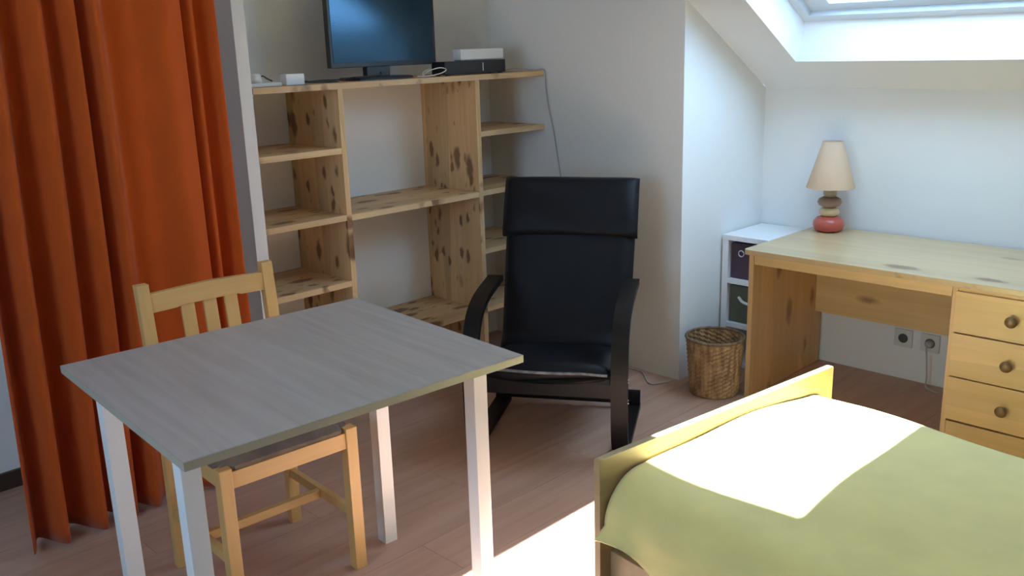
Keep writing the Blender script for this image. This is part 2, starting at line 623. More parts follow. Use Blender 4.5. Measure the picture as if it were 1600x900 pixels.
for (o_, s0, s1, y0, y1) in ((0.0, IN_S0, IN_S1, IN_Y0, IN_Y1), (OFF, OUT_S0, OUT_S1, OUT_Y0, OUT_Y1)):
    lo = S_LO if o_ == 0 else S_LO - 0.2
    hi = S_HI if o_ == 0 else S_HI + 0.3
    ymx = YMAX if o_ == 0 else YMAX + 0.2
    grid_face(lo, s0, YMIN, ymx, o_)
    grid_face(s1, hi, YMIN, ymx, o_)
    grid_face(s0, s1, YMIN, y0, o_)
    grid_face(s0, s1, y1, ymx, o_)
ci = [(IN_S0, IN_Y0), (IN_S1, IN_Y0), (IN_S1, IN_Y1), (IN_S0, IN_Y1)]
co = [(OUT_S0, OUT_Y0), (OUT_S1, OUT_Y0), (OUT_S1, OUT_Y1), (OUT_S0, OUT_Y1)]
for k in range(4):
    k2 = (k + 1) % 4
    bm.faces.new([bm.verts.new(sp(*ci[k], 0)), bm.verts.new(sp(*ci[k2], 0)),
                  bm.verts.new(sp(*co[k2], OFF)), bm.verts.new(sp(*co[k], OFF))])
bmesh.ops.remove_doubles(bm, verts=bm.verts, dist=1e-5)
cs = finish('ceiling_slope', bm, 'ceiling_paint')
struct(cs, 'white sloping ceiling with the roof window reveal')

# the roof window: frame, sash and pane
win = struct(empty('window_1'), 'white framed roof window in the sloping ceiling')


def slope_box(name, s0, s1, y0, y1, o0, o1, mat, parent, bevel=0.0):
    return hexa(name, [sp(s0, y0, o0), sp(s1, y0, o0), sp(s1, y1, o0), sp(s0, y1, o0),
                       sp(s0, y0, o1), sp(s1, y0, o1), sp(s1, y1, o1), sp(s0, y1, o1)], mat, parent, bevel)


fs0, fs1, fy0, fy1 = OUT_S0 - 0.03, OUT_S1 + 0.03, OUT_Y0 - 0.03, OUT_Y1 + 0.03
FI = 0.040    # visible frame width
for nm, a in (('frame_rail', (fs0, OUT_S0 + FI, fy0, fy1)), ('frame_rail', (OUT_S1 - FI, fs1, fy0, fy1)),
              ('frame_jamb', (OUT_S0 + FI, OUT_S1 - FI, fy0, OUT_Y0 + FI)),
              ('frame_jamb', (OUT_S0 + FI, OUT_S1 - FI, OUT_Y1 - FI, fy1))):
    slope_box(nm, *a, OFF - 0.005, OFF + 0.075, 'window_white', win)
a0, a1, b0, b1 = OUT_S0 + FI, OUT_S1 - FI, OUT_Y0 + FI, OUT_Y1 - FI
for nm, a in (('sash_rail', (a0, GL_S0, b0, b1)), ('sash_rail', (GL_S1, a1, b0, b1)),
              ('sash_stile', (GL_S0, GL_S1, b0, GL_Y0)), ('sash_stile', (GL_S0, GL_S1, GL_Y1, b1))):
    slope_box(nm, *a, OFF + 0.02, OFF + 0.065, 'window_white', win)
slope_box('pane', GL_S0, GL_S1, GL_Y0, GL_Y1, OFF + 0.04, OFF + 0.046, 'glass', win)

# ------------------------------------------------------------------ built-in pine shelving
sh = tag(empty('shelving_unit', (0, 0, 0)), 'knotty pine built-in shelving unit with open compartments along the back wall', 'shelving')
SF, SB = 3.079, YA - 0.002          # front and back of boards
X0, XR = 1.739, XB - 0.002
D1a, D1b, D2a, D2b = 2.106, 2.130, 2.838, 2.864
TB = 0.024
top_z = 1.374
box('shelf_board', X0, XR, SF, SB, top_z - TB, top_z, 'pine_x', sh, bevel=0.0015)
box('divider', D1a, D1b, SF + 0.001, SB, 0, top_z - TB, 'pine_z', sh, bevel=0.0015)
box('divider', D2a, D2b, SF + 0.001, SB, 0, top_z - TB, 'pine_z', sh, bevel=0.0015)
for zb in (1.098, 0.828, 0.553, 0.27):
    box('shelf_board', X0, D1a, SF + 0.002, SB, zb, zb + TB, 'pine_x', sh, bevel=0.0015)
    box('shelf_board', D2b, XR, SF + 0.002, SB, zb, zb + TB, 'pine_x', sh, bevel=0.0015)
for zb in (0.825, 0.268):
    box('shelf_board', D1b, D2a, SF + 0.002, SB, zb, zb + TB, 'pine_x', sh, bevel=0.0015)

# ------------------------------------------------------------------ curtain and its rod
cur = tag(empty('curtain', (1.15, 2.93, 0)), 'floor-length orange curtain hanging in deep folds left of the shelving', 'curtain')


FOLDS = [(-0.04, 0.02), (0.0, -0.045), (0.055, 0.045), (0.125, -0.055), (0.185, 0.055), (0.285, -0.060), (0.330, 0.050), (0.405, -0.055),
         (0.445, 0.045), (0.490, -0.050), (0.560, 0.020), (0.66, 0.005), (0.775, -0.055), (0.83, -0.050), (0.850, 0.020), (0.890, -0.035),
         (0.935, 0.045), (1.0, -0.040), (1.04, 0.0)]


def fold(u):
    for k in range(1, len(FOLDS) - 2):
        if FOLDS[k][0] <= u <= FOLDS[k + 1][0]:
            (u0, y0), (u1, y1) = FOLDS[k], FOLDS[k + 1]
            t = (u - u0) / (u1 - u0)
            t = t * t * (3 - 2 * t)
            return y0 + (y1 - y0) * t
    return 0.0


def curtain_mesh(name, x0, x1, z0, z1, mat, parent):
    nx, nz = 260, 40
    bm = bmesh.new()
    rows = []
    for j in range(nz + 1):
        v = j / nz
        row_ = []
        for i in range(nx + 1):
            u = i / nx
            uu = min(1.0, max(0.0, u + 0.010 * math.sin(v * 4.2 + u * 7) * math.sin(math.pi * u)))
            f = fold(uu)
            amp = 0.80 + 0.28 * (1 - v) + 0.14 * math.sin(u * 9 + v * 3)
            y_ = f * amp + 0.010 * math.sin(u * 4 + v * 3)
            # crests lean over towards the right so each fold hides the valley behind it
            x_ = x0 + (x1 - x0) * u + 0.10 * max(0, -f) * math.sin(u * 17) * 0.5
            x_ += (v - 0.35) * 0.05 * (1 - u)
            zz = z0 + (z1 - z0) * v
            row_.append(bm.verts.new((x_ - 1.15, y_, zz)))
        rows.append(row_)
    for j in range(nz):
        for i in range(nx):
            bm.faces.new((rows[j][i], rows[j][i + 1], rows[j + 1][i + 1], rows[j + 1][i]))
    o = finish(name, bm, mat, parent, smooth=True)
    md = o.modifiers.new('thickness', 'SOLIDIFY')
    md.thickness = 0.0018
    return o


curtain_mesh('curtain_panel', 0.735, 1.532, 0.012, 2.22, 'curtain_cloth', cur)
for k in range(8):
    xk = -0.38 + k * 0.108
    ring = [(xk, 0.021 * math.cos(t * math.pi / 6), 2.235 + 0.021 * math.sin(t * math.pi / 6)) for t in range(13)]
    tube('curtain_ring', ring, 0.003, 'steel', cur, seg=6, n=1)
rod = tag(empty('curtain_rod', (1.15, 2.93, 2.235)), 'thin white rod carrying the orange curtain', 'curtain rod')
tube('pole', [(-0.62, 0, 0), (0.533, 0, 0)], 0.010, 'white_lacquer', rod, seg=12, n=1)
tube('bracket', [(-0.60, 0.0, 0), (-0.60, 0.533, 0)], 0.008, 'white_lacquer', rod, seg=8, n=1)
tube('bracket', [(0.52, 0.0, 0), (0.52, 0.12, 0), (0.536, 0.16, 0)], 0.008, 'white_lacquer', rod, seg=8, n=1)

# ------------------------------------------------------------------ dining table
T_ROT = math.radians(-3.75)
# centre of the top from its four measured corners
tcx, tcy = 1.133, 1.953
tb = tag(empty('dining_table', (tcx, tcy, 0), T_ROT), 'square dining table with grey oak top and white square legs', 'table')
TWX, TWY = 0.866 / 2, 0.782 / 2
TZ = 0.75
box('tabletop', -TWX, TWX, -TWY, TWY, TZ - 0.02, TZ, 'grey_oak', tb, bevel=0.0012)
top_o = bpy.data.objects['tabletop']
# edge banding round the top
for a in ((-TWX - 0.0012, TWX + 0.0012, -TWY - 0.0014, -TWY - 0.0002), (-TWX - 0.0012, TWX + 0.0012, TWY + 0.0002, TWY + 0.0014),
          (-TWX - 0.0014, -TWX - 0.0002, -TWY, TWY), (TWX + 0.0002, TWX + 0.0014, -TWY, TWY)):
    box('edge_band', *a, TZ - 0.0195, TZ - 0.0008, 'oak_edge', top_o)
LG = 0.043
legx0, legx1 = -TWX + 0.030, TWX - 0.028
legy0, legy1 = -TWY + 0.112, TWY - 0.148
for lx in (legx0, legx1 - LG):
    for ly in (legy0, legy1 - LG):
        box('leg', lx, lx + LG, ly, ly + LG, 0, TZ - 0.021, 'white_lacquer', tb, bevel=0.002)
for a in ((legx0 + LG, legx1 - LG, legy0 + 0.012, legy0 + 0.030), (legx0 + LG, legx1 - LG, legy1 - 0.030, legy1 - 0.012),
          (legx0 + 0.012, legx0 + 0.030, legy0 + LG, legy1 - LG), (legx1 - 0.030, legx1 - 0.012, legy0 + LG, legy1 - LG)):
    box('apron', *a, TZ - 0.045, TZ - 0.021, 'white_lacquer', tb, bevel=0.001)

# ------------------------------------------------------------------ pine dining chair
ch = tag(empty('dining_chair', (1.186, 2.10, 0), math.radians(-3.0)),
         'varnished pine dining chair with slatted back and dark woven seat, pushed under the table', 'chair')
HWc, LGc = 0.209, 0.036            # half width, leg section
for s in (-1, 1):
    x0 = s * HWc - (LGc if s > 0 else 0)
    box('leg', x0, x0 + LGc, -0.018, 0.018, 0, 0.452, 'chair_pine_z', ch, bevel=0.003)
    # back post: leg below the seat, raked post above
    xa, xb_ = x0 + (0 if s > 0 else 0), x0 + LGc
    bm = bmesh.new()
    secs = [(0.372, 0.0), (0.362, 0.45), (0.405, 0.875)]
    rr = []
    for yy, zz in secs:
        t = 0.030
        rr.append([bm.verts.new(p) for p in ((xa, yy, zz), (xb_, yy, zz), (xb_, yy + t, zz), (xa, yy + t, zz))])
    for a, b2 in zip(rr[:-1], rr[1:]):
        for k in range(4):
            bm.faces.new((a[k], a[(k + 1) % 4], b2[(k + 1) % 4], b2[k]))
    bm.faces.new(rr[0])
    bm.faces.new(rr[-1])
    finish('leg', bm, 'chair_pine_z', ch, bevel=0.003)
# seat rails and woven seat
box('seat_rail', -HWc + LGc, HWc - LGc, -0.013, 0.013, 0.392, 0.440, 'chair_pine_x', ch, bevel=0.002)
box('seat_rail', -HWc + LGc, HWc - LGc, 0.366, 0.388, 0.392, 0.440, 'chair_pine_x', ch, bevel=0.002)
for s in (-1, 1):
    xx = s * (HWc - 0.018)
    box('seat_rail', xx - 0.011, xx + 0.011, 0.018, 0.364, 0.392, 0.440, 'chair_pine_y', ch, bevel=0.002)
    box('side_stretcher', xx - 0.009, xx + 0.009, 0.018, 0.369, 0.163, 0.193, 'chair_pine_y', ch, bevel=0.002)
box('cross_stretcher', -HWc + 0.027, HWc - 0.027, 0.178, 0.198, 0.163, 0.190, 'chair_pine_x', ch, bevel=0.002)
bm = bmesh.new()
nx, ny = 20, 20
sx, sy0, sy1 = HWc - 0.008, -0.010, 0.360
rows_t = []
for j in range(ny + 1):
    r_ = []
    for i in range(nx + 1):
        u, v = i / nx * 2 - 1, j / ny * 2 - 1
        edge = max(abs(u), abs(v))
        z_ = 0.452 + 0.014 * (1 - edge ** 4) + 0.0018 * math.sin(i * 3.1) * math.cos(j * 2.7)
        cut = 0.034 if (abs(u) > 0.88 and abs(v) > 0.88) else 0.0
        r_.append(bm.verts.new((sx * u * (1 - cut), sy0 + (sy1 - sy0) * j / ny + (cut * -v * 0.5), z_)))
    rows_t.append(r_)
for j in range(ny):
    for i in range(nx):
        bm.faces.new((rows_t[j][i], rows_t[j][i + 1], rows_t[j + 1][i + 1], rows_t[j + 1][i]))
geom = bmesh.ops.extrude_face_region(bm, geom=list(bm.faces))
for v in geom['geom']:
    if isinstance(v, bmesh.types.BMVert):
        v.co.z = 0.4405
finish('seat', bm, 'seat_cloth', ch)
# shaped top rail of the back
poly = [(-HWc + LGc, 0.790), (-0.10, 0.792), (-0.075, 0.800), (-0.045, 0.797), (0.045, 0.797), (0.075, 0.800), (0.10, 0.792),
        (HWc - LGc, 0.790), (HWc - LGc, 0.846), (0.0, 0.852), (-HWc + LGc, 0.846)]
tr_ = prism_y('top_rail', poly, 0.404, 0.424, 'chair_pine_x', ch, bevel=0.002)
box('lower_back_rail', -HWc + LGc, HWc - LGc, 0.378, 0.396, 0.545, 0.580, 'chair_pine_x', ch, bevel=0.002)
for xk in (-0.068, 0.0, 0.066):
    hexa('back_slat', [(xk - 0.020, 0.383, 0.575), (xk + 0.020, 0.383, 0.575), (xk + 0.020, 0.393, 0.575), (xk - 0.020, 0.393, 0.575),
                       (xk - 0.020, 0.408, 0.800), (xk + 0.020, 0.408, 0.800), (xk + 0.020, 0.418, 0.800), (xk - 0.020, 0.418, 0.800)],
         'chair_pine_z', ch, bevel=0.002)

# ------------------------------------------------------------------ black bentwood armchair
ac = tag(empty('armchair', (2.328, 2.211, 0), math.radians(-58)),
         'black leather lounge armchair with dark bentwood frame in front of the shelving', 'armchair')
for s in (-1, 1):
    xc = s * 0.28
    prof = [(0.50, 0.012), (0.30, 0.012), (0.10, 0.013), (0.03, 0.03), (0.0, 0.09), (-0.008, 0.20), (-0.006, 0.33),
            (0.02, 0.44), (0.08, 0.512), (0.18, 0.548), (0.30, 0.562), (0.42, 0.570)]
    fr = strip_yz('arm_frame', prof, xc - 0.031, xc + 0.031, 0.024, 'black_wood', ac)
    for zz in (0.305, 0.225):
        for dz in (-0.006, 0.006):
            bm = bmesh.new()
            bmesh.ops.create_cone(bm, cap_ends=True, segments=10, radius1=0.0035, radius2=0.003, depth=0.004,
                                  matrix=Matrix.Translation((xc + s * 0.032, -0.006, zz + dz)) @ Matrix.Rotation(math.pi / 2, 4, 'Y'))
            finish('screw', bm, 'steel', fr)
# rear floor rail and seat support rails
box('cross_rail', -0.311, 0.311, 0.468, 0.492, 0.026, 0.082, 'black_wood', ac, bevel=0.003)
box('cross_rail', -0.249, 0.249, 0.010, 0.034, 0.225, 0.290, 'black_wood', ac, bevel=0.003)
for s in (-1, 1):
    prof = [(0.000, 0.295), (0.15, 0.275), (0.33, 0.235), (0.42, 0.225), (0.49, 0.27), (0.54, 0.38), (0.60, 0.56), (0.67, 0.74), (0.745, 0.905)]
    strip_yz('seat_frame', prof, s * 0.215 - 0.028, s * 0.215 + 0.028, 0.022, 'black_wood', ac)
for yy, zz in ((0.565, 0.47), (0.625, 0.635), (0.69, 0.80)):
    box('back_slat', -0.19, 0.19, yy + 0.006, yy + 0.018, zz - 0.03, zz + 0.03, 'black_wood', ac, bevel=0.002)


def cushion(name, prof, w, th, mat, parent, wob=0.004, bow=0.0, taper=None):
    """padded slab following a (y, z) profile (underside), width w, thickness th"""
    path = smooth_path([(0, p[0], p[1]) for p in prof], 8)
    n = len(path)
    nw = 22
    bm = bmesh.new()
    rings = []
    for i, p in enumerate(path):
        v = i / (n - 1)
        t = (path[min(i + 1, n - 1)] - path[max(i - 1, 0)]).normalized()
        nrm = Vector((0, -t.z, t.y))
        e = min(v, 1 - v) * (n - 1) * 0.02
        endf = min(1.0, (min(e, 0.05) / 0.05)) ** 0.5 * 0.45 + 0.55
        ww = w * (taper(v) if taper else 1.0)
        ring = []
        for k in range(nw + 1):
            u = k / nw * 2 - 1
            prof_ = (1 - abs(u) ** 6) ** 0.5
            hh = th * endf * (0.42 + 0.58 * prof_) + wob * math.sin(u * 3.3 + v * 9) * prof_
            ring.append(bm.verts.new(Vector((u * ww / 2, p.y - bow * (1 - u * u) * max(0, 1 - v / 0.35), p.z)) + nrm * hh))
        for k in range(nw, -1, -1):
            u = k / nw * 2 - 1
            prof_ = (1 - abs(u) ** 6) ** 0.5
            ring.append(bm.verts.new(Vector((u * ww / 2 * 0.99, p.y - bow * (1 - u * u) * max(0, 1 - v / 0.35), p.z)) + nrm * (th * 0.22 * (1 - prof_))))
        rings.append(ring)
    for a, b2 in zip(rings[:-1], rings[1:]):
        q = len(a)
        for k in range(q):
            bm.faces.new((a[k], a[(k + 1) % q], b2[(k + 1) % q], b2[k]))
    bm.faces.new(rings[0])
    bm.faces.new(rings[-1])
    return finish(name, bm, mat, parent, smooth=True)


cushion('seat_cushion', [(-0.030, 0.308), (0.05, 0.302), (0.15, 0.288), (0.33, 0.248), (0.425, 0.242)], 0.50, 0.070,
        'black_leather', ac, bow=0.055)
cushion('back_cushion', [(0.40, 0.245), (0.475, 0.30), (0.52, 0.39), (0.585, 0.56), (0.655, 0.74), (0.735, 0.925)], 0.555, 0.082,
        'black_leather', ac, taper=lambda v: 0.95 + 0.05 * v)
hd = cushion('headrest_cushion', [(0.600, 0.705), (0.625, 0.775), (0.665, 0.865), (0.700, 0.938)], 0.572, 0.060, 'black_leather', ac)
tube('piping', [(-0.270, 0.604, 0.725), (-0.1, 0.573, 0.72), (0.1, 0.573, 0.72), (0.270, 0.604, 0.725)], 0.004, 'black_leather', hd, seg=8)
# worn front edge of the seat cushion
bm = bmesh.new()
sc_o = bpy.data.objects['seat_cushion']
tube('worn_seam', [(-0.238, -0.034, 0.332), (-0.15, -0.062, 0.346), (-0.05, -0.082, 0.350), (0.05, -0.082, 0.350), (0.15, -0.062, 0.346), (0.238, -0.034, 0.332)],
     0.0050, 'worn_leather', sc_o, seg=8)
bm.free()

# ------------------------------------------------------------------ desk
dk = tag(empty('desk', (0, 0, 0)), 'knotty pine desk with three drawers against the low wall', 'desk')
DT, DX0, DX1 = 0.652, 3.288, XD - 0.012
DY0, DY1 = 0.715, 1.972
bm = bmesh.new()
add_box(bm, DX0, DX1, DY0, DY1, DT - 0.022, DT)
bmesh.ops.bevel(bm, geom=[e for e in bm.edges if abs(e.verts[0].co.z - e.verts[1].co.z) > 0.01 and e.verts[0].co.x < DX0 + 0.01],
                offset=0.022, segments=5, profile=0.5, affect='EDGES')
finish('desk_top', bm, 'desk_top', dk, bevel=0.003)
ZU = DT - 0.023
box('side_panel', DX0 + 0.022, DX1 - 0.004, 1.932, 1.954, 0, ZU, 'desk_z', dk, bevel=0.002)
box('back_panel', DX1 - 0.070, DX1 - 0.052, 1.148, 1.931, 0.262, ZU, 'desk_y', dk, bevel=0.001)
box('front_rail', DX0 + 0.024, DX0 + 0.060, 1.140, 1.931, 0.588, ZU, 'desk_y', dk, bevel=0.0015)
PX0, PX1, PY0, PY1 = DX0 + 0.022, DX1 - 0.06, 0.728, 1.138
box('side_panel', PX0, PX1, PY1 - 0.018, PY1, 0, ZU, 'desk_z', dk, bevel=0.0015)
box('side_panel', PX0, PX1, PY0, PY0 + 0.018, 0, ZU, 'desk_z', dk, bevel=0.0015)
box('carcass_back', PX1 - 0.012, PX1, PY0 + 0.018, PY1 - 0.018, 0.06, ZU, 'desk_z', dk)
box('plinth', PX0 + 0.004, PX0 + 0.022, PY0 + 0.018, PY1 - 0.018, 0, 0.120, 'desk_y', dk, bevel=0.0015)
for z0, z1 in ((0.462, 0.612), (0.297, 0.457), (0.130, 0.292)):
    dr = box('drawer_front', PX0 - 0.004, PX0 + 0.014, PY0 + 0.021, PY1 - 0.012, z0, z1, 'desk_y', dk, bevel=0.002)
    zc = (z0 + z1) / 2
    kb = lathe('knob', [(0.0, 0.0), (0.010, 0.0), (0.009, 0.008), (0.011, 0.012), (0.0185, 0.017), (0.020, 0.023), (0.016, 0.029), (0.006, 0.0315), (0, 0.032)],
               'knob_bronze', dr, 24)
    kb.rotation_euler = (0, -math.pi / 2, 0)
    kb.location = (PX0 - 0.004, 0.933, zc)
box('drawer_rail', PX0 + 0.006, PX0 + 0.02, PY0 + 0.018, PY1 - 0.018, 0.612, ZU, 'desk_y', dk)

# ------------------------------------------------------------------ table lamp of stacked pebbles
lp = tag(empty('table_lamp', (3.832, 1.872, DT + 0.0005)), 'pebble-stack table lamp with a cream cone shade on the desk', 'lamp')
lathe('base_stone', [(0, 0), (0.044, 0.0), (0.060, 0.010), (0.068, 0.030), (0.066, 0.046), (0.052, 0.062), (0.030, 0.070), (0, 0.071)], 'stone_red', lp)
lathe('stone', [(0, 0.068), (0.030, 0.069), (0.042, 0.078), (0.044, 0.090), (0.036, 0.103), (0.020, 0.108), (0, 0.108)], 'stone_cream', lp)
lathe('stone', [(0, 0.106), (0.024, 0.107), (0.045, 0.117), (0.053, 0.131), (0.046, 0.146), (0.028, 0.155), (0, 0.156)], 'stone_brown', lp)
lathe('stone', [(0, 0.154), (0.022, 0.155), (0.029, 0.165), (0.029, 0.180), (0.022, 0.192), (0, 0.194)], 'stone_tan', lp)
lathe('socket', [(0, 0.192), (0.014, 0.192), (0.014, 0.245), (0, 0.246)], 'stone_tan', lp, 16)
lathe('bulb', [(0, 0.246), (0.012, 0.248), (0.022, 0.268), (0.026, 0.288), (0.018, 0.306), (0, 0.312)], 'box_white', lp, 16)
lathe('shade', [(0.1035, 0.196), (0.0435, 0.398), (0.0420, 0.398), (0.1015, 0.196), (0.1035, 0.196)], 'lamp_shade', lp, 48)

# ------------------------------------------------------------------ white cube shelf with fabric bins
cb = tag(empty('cube_shelf', (0, 0, 0)), 'small white cube shelf in the corner behind the desk', 'shelf')
ux0, ux1, uy0, uy1 = 3.603, XD - 0.006, 1.982, 2.268
UT = 0.022
box('side_panel', ux0, ux1, uy1 - 0.030, uy1, 0, 0.603, 'white_board', cb, bevel=0.001)
box('side_panel', ux0, ux1, uy0, uy0 + 0.022, 0, 0.603, 'white_board', cb, bevel=0.001)
box('top_panel', ux0 - 0.002, ux1, uy0, uy1, 0.603, 0.626, 'white_board', cb, bevel=0.001)
for z0 in (0.400, 0.190, 0.002):
    box('shelf_panel', ux0, ux1, uy0 + 0.022, uy1 - 0.030, z0, z0 + UT, 'white_board', cb, bevel=0.001)
box('back_panel', ux1 - 0.006, ux1, uy0 + 0.022, uy1 - 0.030, 0.024, 0.603, 'white_board', cb)


def bin_box(z0, z1, mat, label, handle):
    o = tag(empty('storage_bin', ((ux0 + ux1) / 2, (uy0 + uy1) / 2, z0)), label, 'storage bin')
    hx, hy, hh = (ux1 - ux0) / 2 - 0.022, (uy1 - uy0) / 2 - 0.032, z1 - z0
    yo = -0.004
    t = 0.004
    box('front', -hx, -hx + t, -hy + yo, hy + yo, 0, hh, mat, o, bevel=0.001)
    box('rear', hx - t, hx, -hy + yo, hy + yo, 0, hh, mat, o)
    box('side', -hx + t, hx - t, -hy + yo, -hy + yo + t, 0, hh, mat, o)
    box('side', -hx + t, hx - t, hy + yo - t, hy + yo, 0, hh, mat, o)
    box('bottom', -hx + t, hx - t, -hy + yo + t, hy + yo - t, 0, t, mat, o)
    if handle == 'ring':
        pts = [(-hx - 0.002, 0.055 + 0.014 * math.cos(k * math.pi / 8), hh * 0.72 + 0.014 * math.sin(k * math.pi / 8)) for k in range(17)]
        tube('ring', pts, 0.0035, 'steel', o, seg=8, n=1)
    else:
        tube('handle', [(-hx - 0.001, 0.062, hh * 0.70), (-hx - 0.010, 0.035, hh * 0.60), (-hx - 0.012, 0.0, hh * 0.57),
                        (-hx - 0.010, -0.035, hh * 0.60), (-hx - 0.001, -0.062, hh * 0.70)], 0.007, 'cable_white', o, seg=8)
    return o


bin_box(0.4225, 0.590, 'purple_cloth', 'dark purple fabric bin with a metal ring, in the top cube', 'ring')
bin_box(0.2125, 0.388, 'green_cloth', 'grey-green fabric bin with a white handle, in the middle cube', 'handle')

# ------------------------------------------------------------------ wicker waste basket
bk = tag(empty('waste_basket', (3.275, 2.085, 0)), 'round woven wicker waste basket beside the desk', 'basket')
bm = bmesh.new()
SEG, RN = 64, 26
rings = []
for j in range(RN + 1):
    v = j / RN
    ring = []
    for k in range(SEG):
        a = 2 * math.pi * k / SEG
        r = 0.104 + 0.020 * v + 0.0022 * (1 if (k // 2 + j) % 2 else -1) * (0 < j < RN)
        ring.append(bm.verts.new((r * math.cos(a), r * math.sin(a), 0.004 + 0.246 * v)))
    rings.append(ring)
for a, b2 in zip(rings[:-1], rings[1:]):
    for k in range(SEG):
        bm.faces.new((a[k], a[(k + 1) % SEG], b2[(k + 1) % SEG], b2[k]))
wv = finish('woven_wall', bm, 'wicker', bk, smooth=False)
md = wv.modifiers.new('thickness', 'SOLIDIFY')
md.thickness = 0.005
lathe('base', [(0, 0.001), (0.103, 0.001), (0.103, 0.010), (0, 0.010)], 'wicker_dark', bk, 48)
pts = [(0.124 * math.cos(2 * math.pi * k / 40), 0.124 * math.sin(2 * math.pi * k / 40), 0.252 + 0.0015 * (k % 2)) for k in range(41)]
tube('rim', pts, 0.0065, 'wicker_dark', bk, seg=8, n=1)
pts = [(0.117 * math.cos(2 * math.pi * k / 40), 0.117 * math.sin(2 * math.pi * k / 40), 0.240) for k in range(41)]

# ------------------------------------------------------------------ bed
bd = tag(empty('bed', (1.524, 1.274, 0), math.atan2(-0.109, 0.950)), 'single bed with a plain wooden footboard, in the sunlight', 'bed')
BW, BL = 0.956, 1.98
bm = bmesh.new()
poly = [(0.0, 0.09), (0.0, 0.546), (0.004, 0.55), (BW - 0.004, 0.55), (BW, 0.546), (BW, 0.09)]
prism_y('footboard', poly, 0.0, 0.020, 'bed_beech', bd, bevel=0.002)
bm.free()
prism_y('headboard', [(0.0, 0.09), (0.0, 0.75), (BW, 0.75), (BW, 0.09)], -BL - 0.024, -BL, 'bed_beech', bd, bevel=0.002)
for xx in (0.035, BW - 0.055):
    box('side_rail', xx, xx + 0.020, -BL, 0.0, 0.16, 0.30, 'bed_beech', bd, bevel=0.002)
    for yy in (-BL - 0.022, -0.024):
        box('leg', xx - 0.012, xx + 0.030, yy, yy + 0.042, 0.0, 0.16, 'bed_beech', bd, bevel=0.002)
# mattress
bm = bmesh.new()
add_box(bm, 0.06, BW - 0.06, -BL + 0.01, -0.012, 0.302, 0.462)
finish('mattress', bm, 'box_white', bd, bevel=0.045, segs=5)

# blanket: draped sheet from hem to hem
bl = tag(empty('blanket', (1.524, 1.274, 0), math.atan2(-0.109, 0.950)), 'pale olive-yellow blanket draped over the bed', 'blanket')
bm = bmesh.new()
NU, NV = 90, 70


def blanket_pt(u, v):
    """u across the bed 0..1, v along it 0 (foot) .. 1 (head)"""
    y_ = -0.006 - (BL - 0.05) * v ** 1.25
    foot = math.exp(-((v / 0.10) ** 2))
    hemL = 0.30 + 0.03 * math.sin(v * 22 + 0.4) + 0.035 * foot
    hemR = 0.27 + 0.03 * math.sin(v * 17 + 2.0)
    # arc profile: left drop, rounded shoulder, crowned top, shoulder, right drop
    R = 0.115
    zt = 0.487
    xl, xr = 0.016, BW - 0.016
    dl = max(0.02, zt - R - hemL)
    dr_ = max(0.02, zt - R - hemR)
    arc = R * math.pi / 2
    flat = (xr - xl) - 2 * R
    tot = dl + arc + flat + arc + dr_
    d = u * tot
    if d < dl:
        x, z = xl, hemL + d
        flare = (1 - d / dl)
        x -= 0.022 * flare * (1 + 0.9 * math.sin(v * 30 + 1.0)) - 0.004
    elif d < dl + arc:
        a = (d - dl) / R
        x, z = xl + R - R * math.cos(a), zt - R + R * math.sin(a)
    elif d < dl + arc + flat:
        t = (d - dl - arc) / flat
        x, z = xl + R + flat * t, zt + 0.022 * math.sin(math.pi * t)
    elif d < dl + 2 * arc + flat:
        a = (d - dl - arc - flat) / R
        x, z = xr - R + R * math.sin(a), zt - R + R * math.cos(a)
    else:
        q = d - dl - 2 * arc - flat
        x, z = xr, zt - R - q
        x += 0.02 * (q / dr_) * (1 + math.sin(v * 26))
    # the foot end: cloth tucked against the footboard, bunched at the left corner
    z += 0.010 * math.sin(x * 9 + 1) * math.exp(-((v / 0.3) ** 2)) * 0.4
    z += 0.0035 * math.sin(x * 14 + v * 9) + 0.003 * math.sin(x * 6 - v * 21)
    if x < 0.12:
        x -= 0.012 * math.exp(-(((v - 0.045) / 0.035) ** 2)) * (0.5 - min(0.5, abs(z - 0.38)))
    return Vector((x, y_, z))


rows = [[bm.verts.new(blanket_pt(i / NU, j / NV)) for i in range(NU + 1)] for j in range(NV + 1)]
for j in range(NV):
    for i in range(NU):
        bm.faces.new((rows[j][i], rows[j][i + 1], rows[j + 1][i + 1], rows[j + 1][i]))
bo = finish('cloth', bm, 'blanket_cloth', bl, smooth=True)
md = bo.modifiers.new('thickness', 'SOLIDIFY')
md.thickness = 0.006
md.offset = 1.0

# ------------------------------------------------------------------ things on the top shelf
ST = top_z + 0.0005
tv = tag(empty('television', (2.445, 3.215, ST)), 'flat black television standing on the top shelf', 'television')
tvw, tvh = 0.277, 0.33
box('casing', -tvw, tvw, -0.012, 0.016, 0.052, 0.052 + tvh, 'tv_plastic', tv, bevel=0.003)
box('rear_housing', -tvw * 0.62, tvw * 0.62, 0.016, 0.045, 0.085, 0.052 + tvh * 0.8, 'tv_plastic', tv, bevel=0.006)
box('screen', -tvw + 0.013, tvw - 0.013, -0.0135, -0.0122, 0.052 + 0.020, 0.052 + tvh - 0.012, 'tv_screen', tv)
box('stand_neck', -0.10, 0.02, -0.010, 0.020, 0.012, 0.058, 'tv_plastic', tv, bevel=0.004)
poly_ = [(-0.185, -0.075), (0.095, -0.075), (0.115, 0.0), (0.095, 0.075), (-0.185, 0.075), (-0.205, 0.0)]
bm = bmesh.new()
a = [bm.verts.new((p[0], p[1], 0)) for p in poly_]
b2 = [bm.verts.new((p[0] * 0.97 - 0.001, p[1] * 0.94, 0.012)) for p in poly_]
bm.faces.new(a)
bm.faces.new(b2)
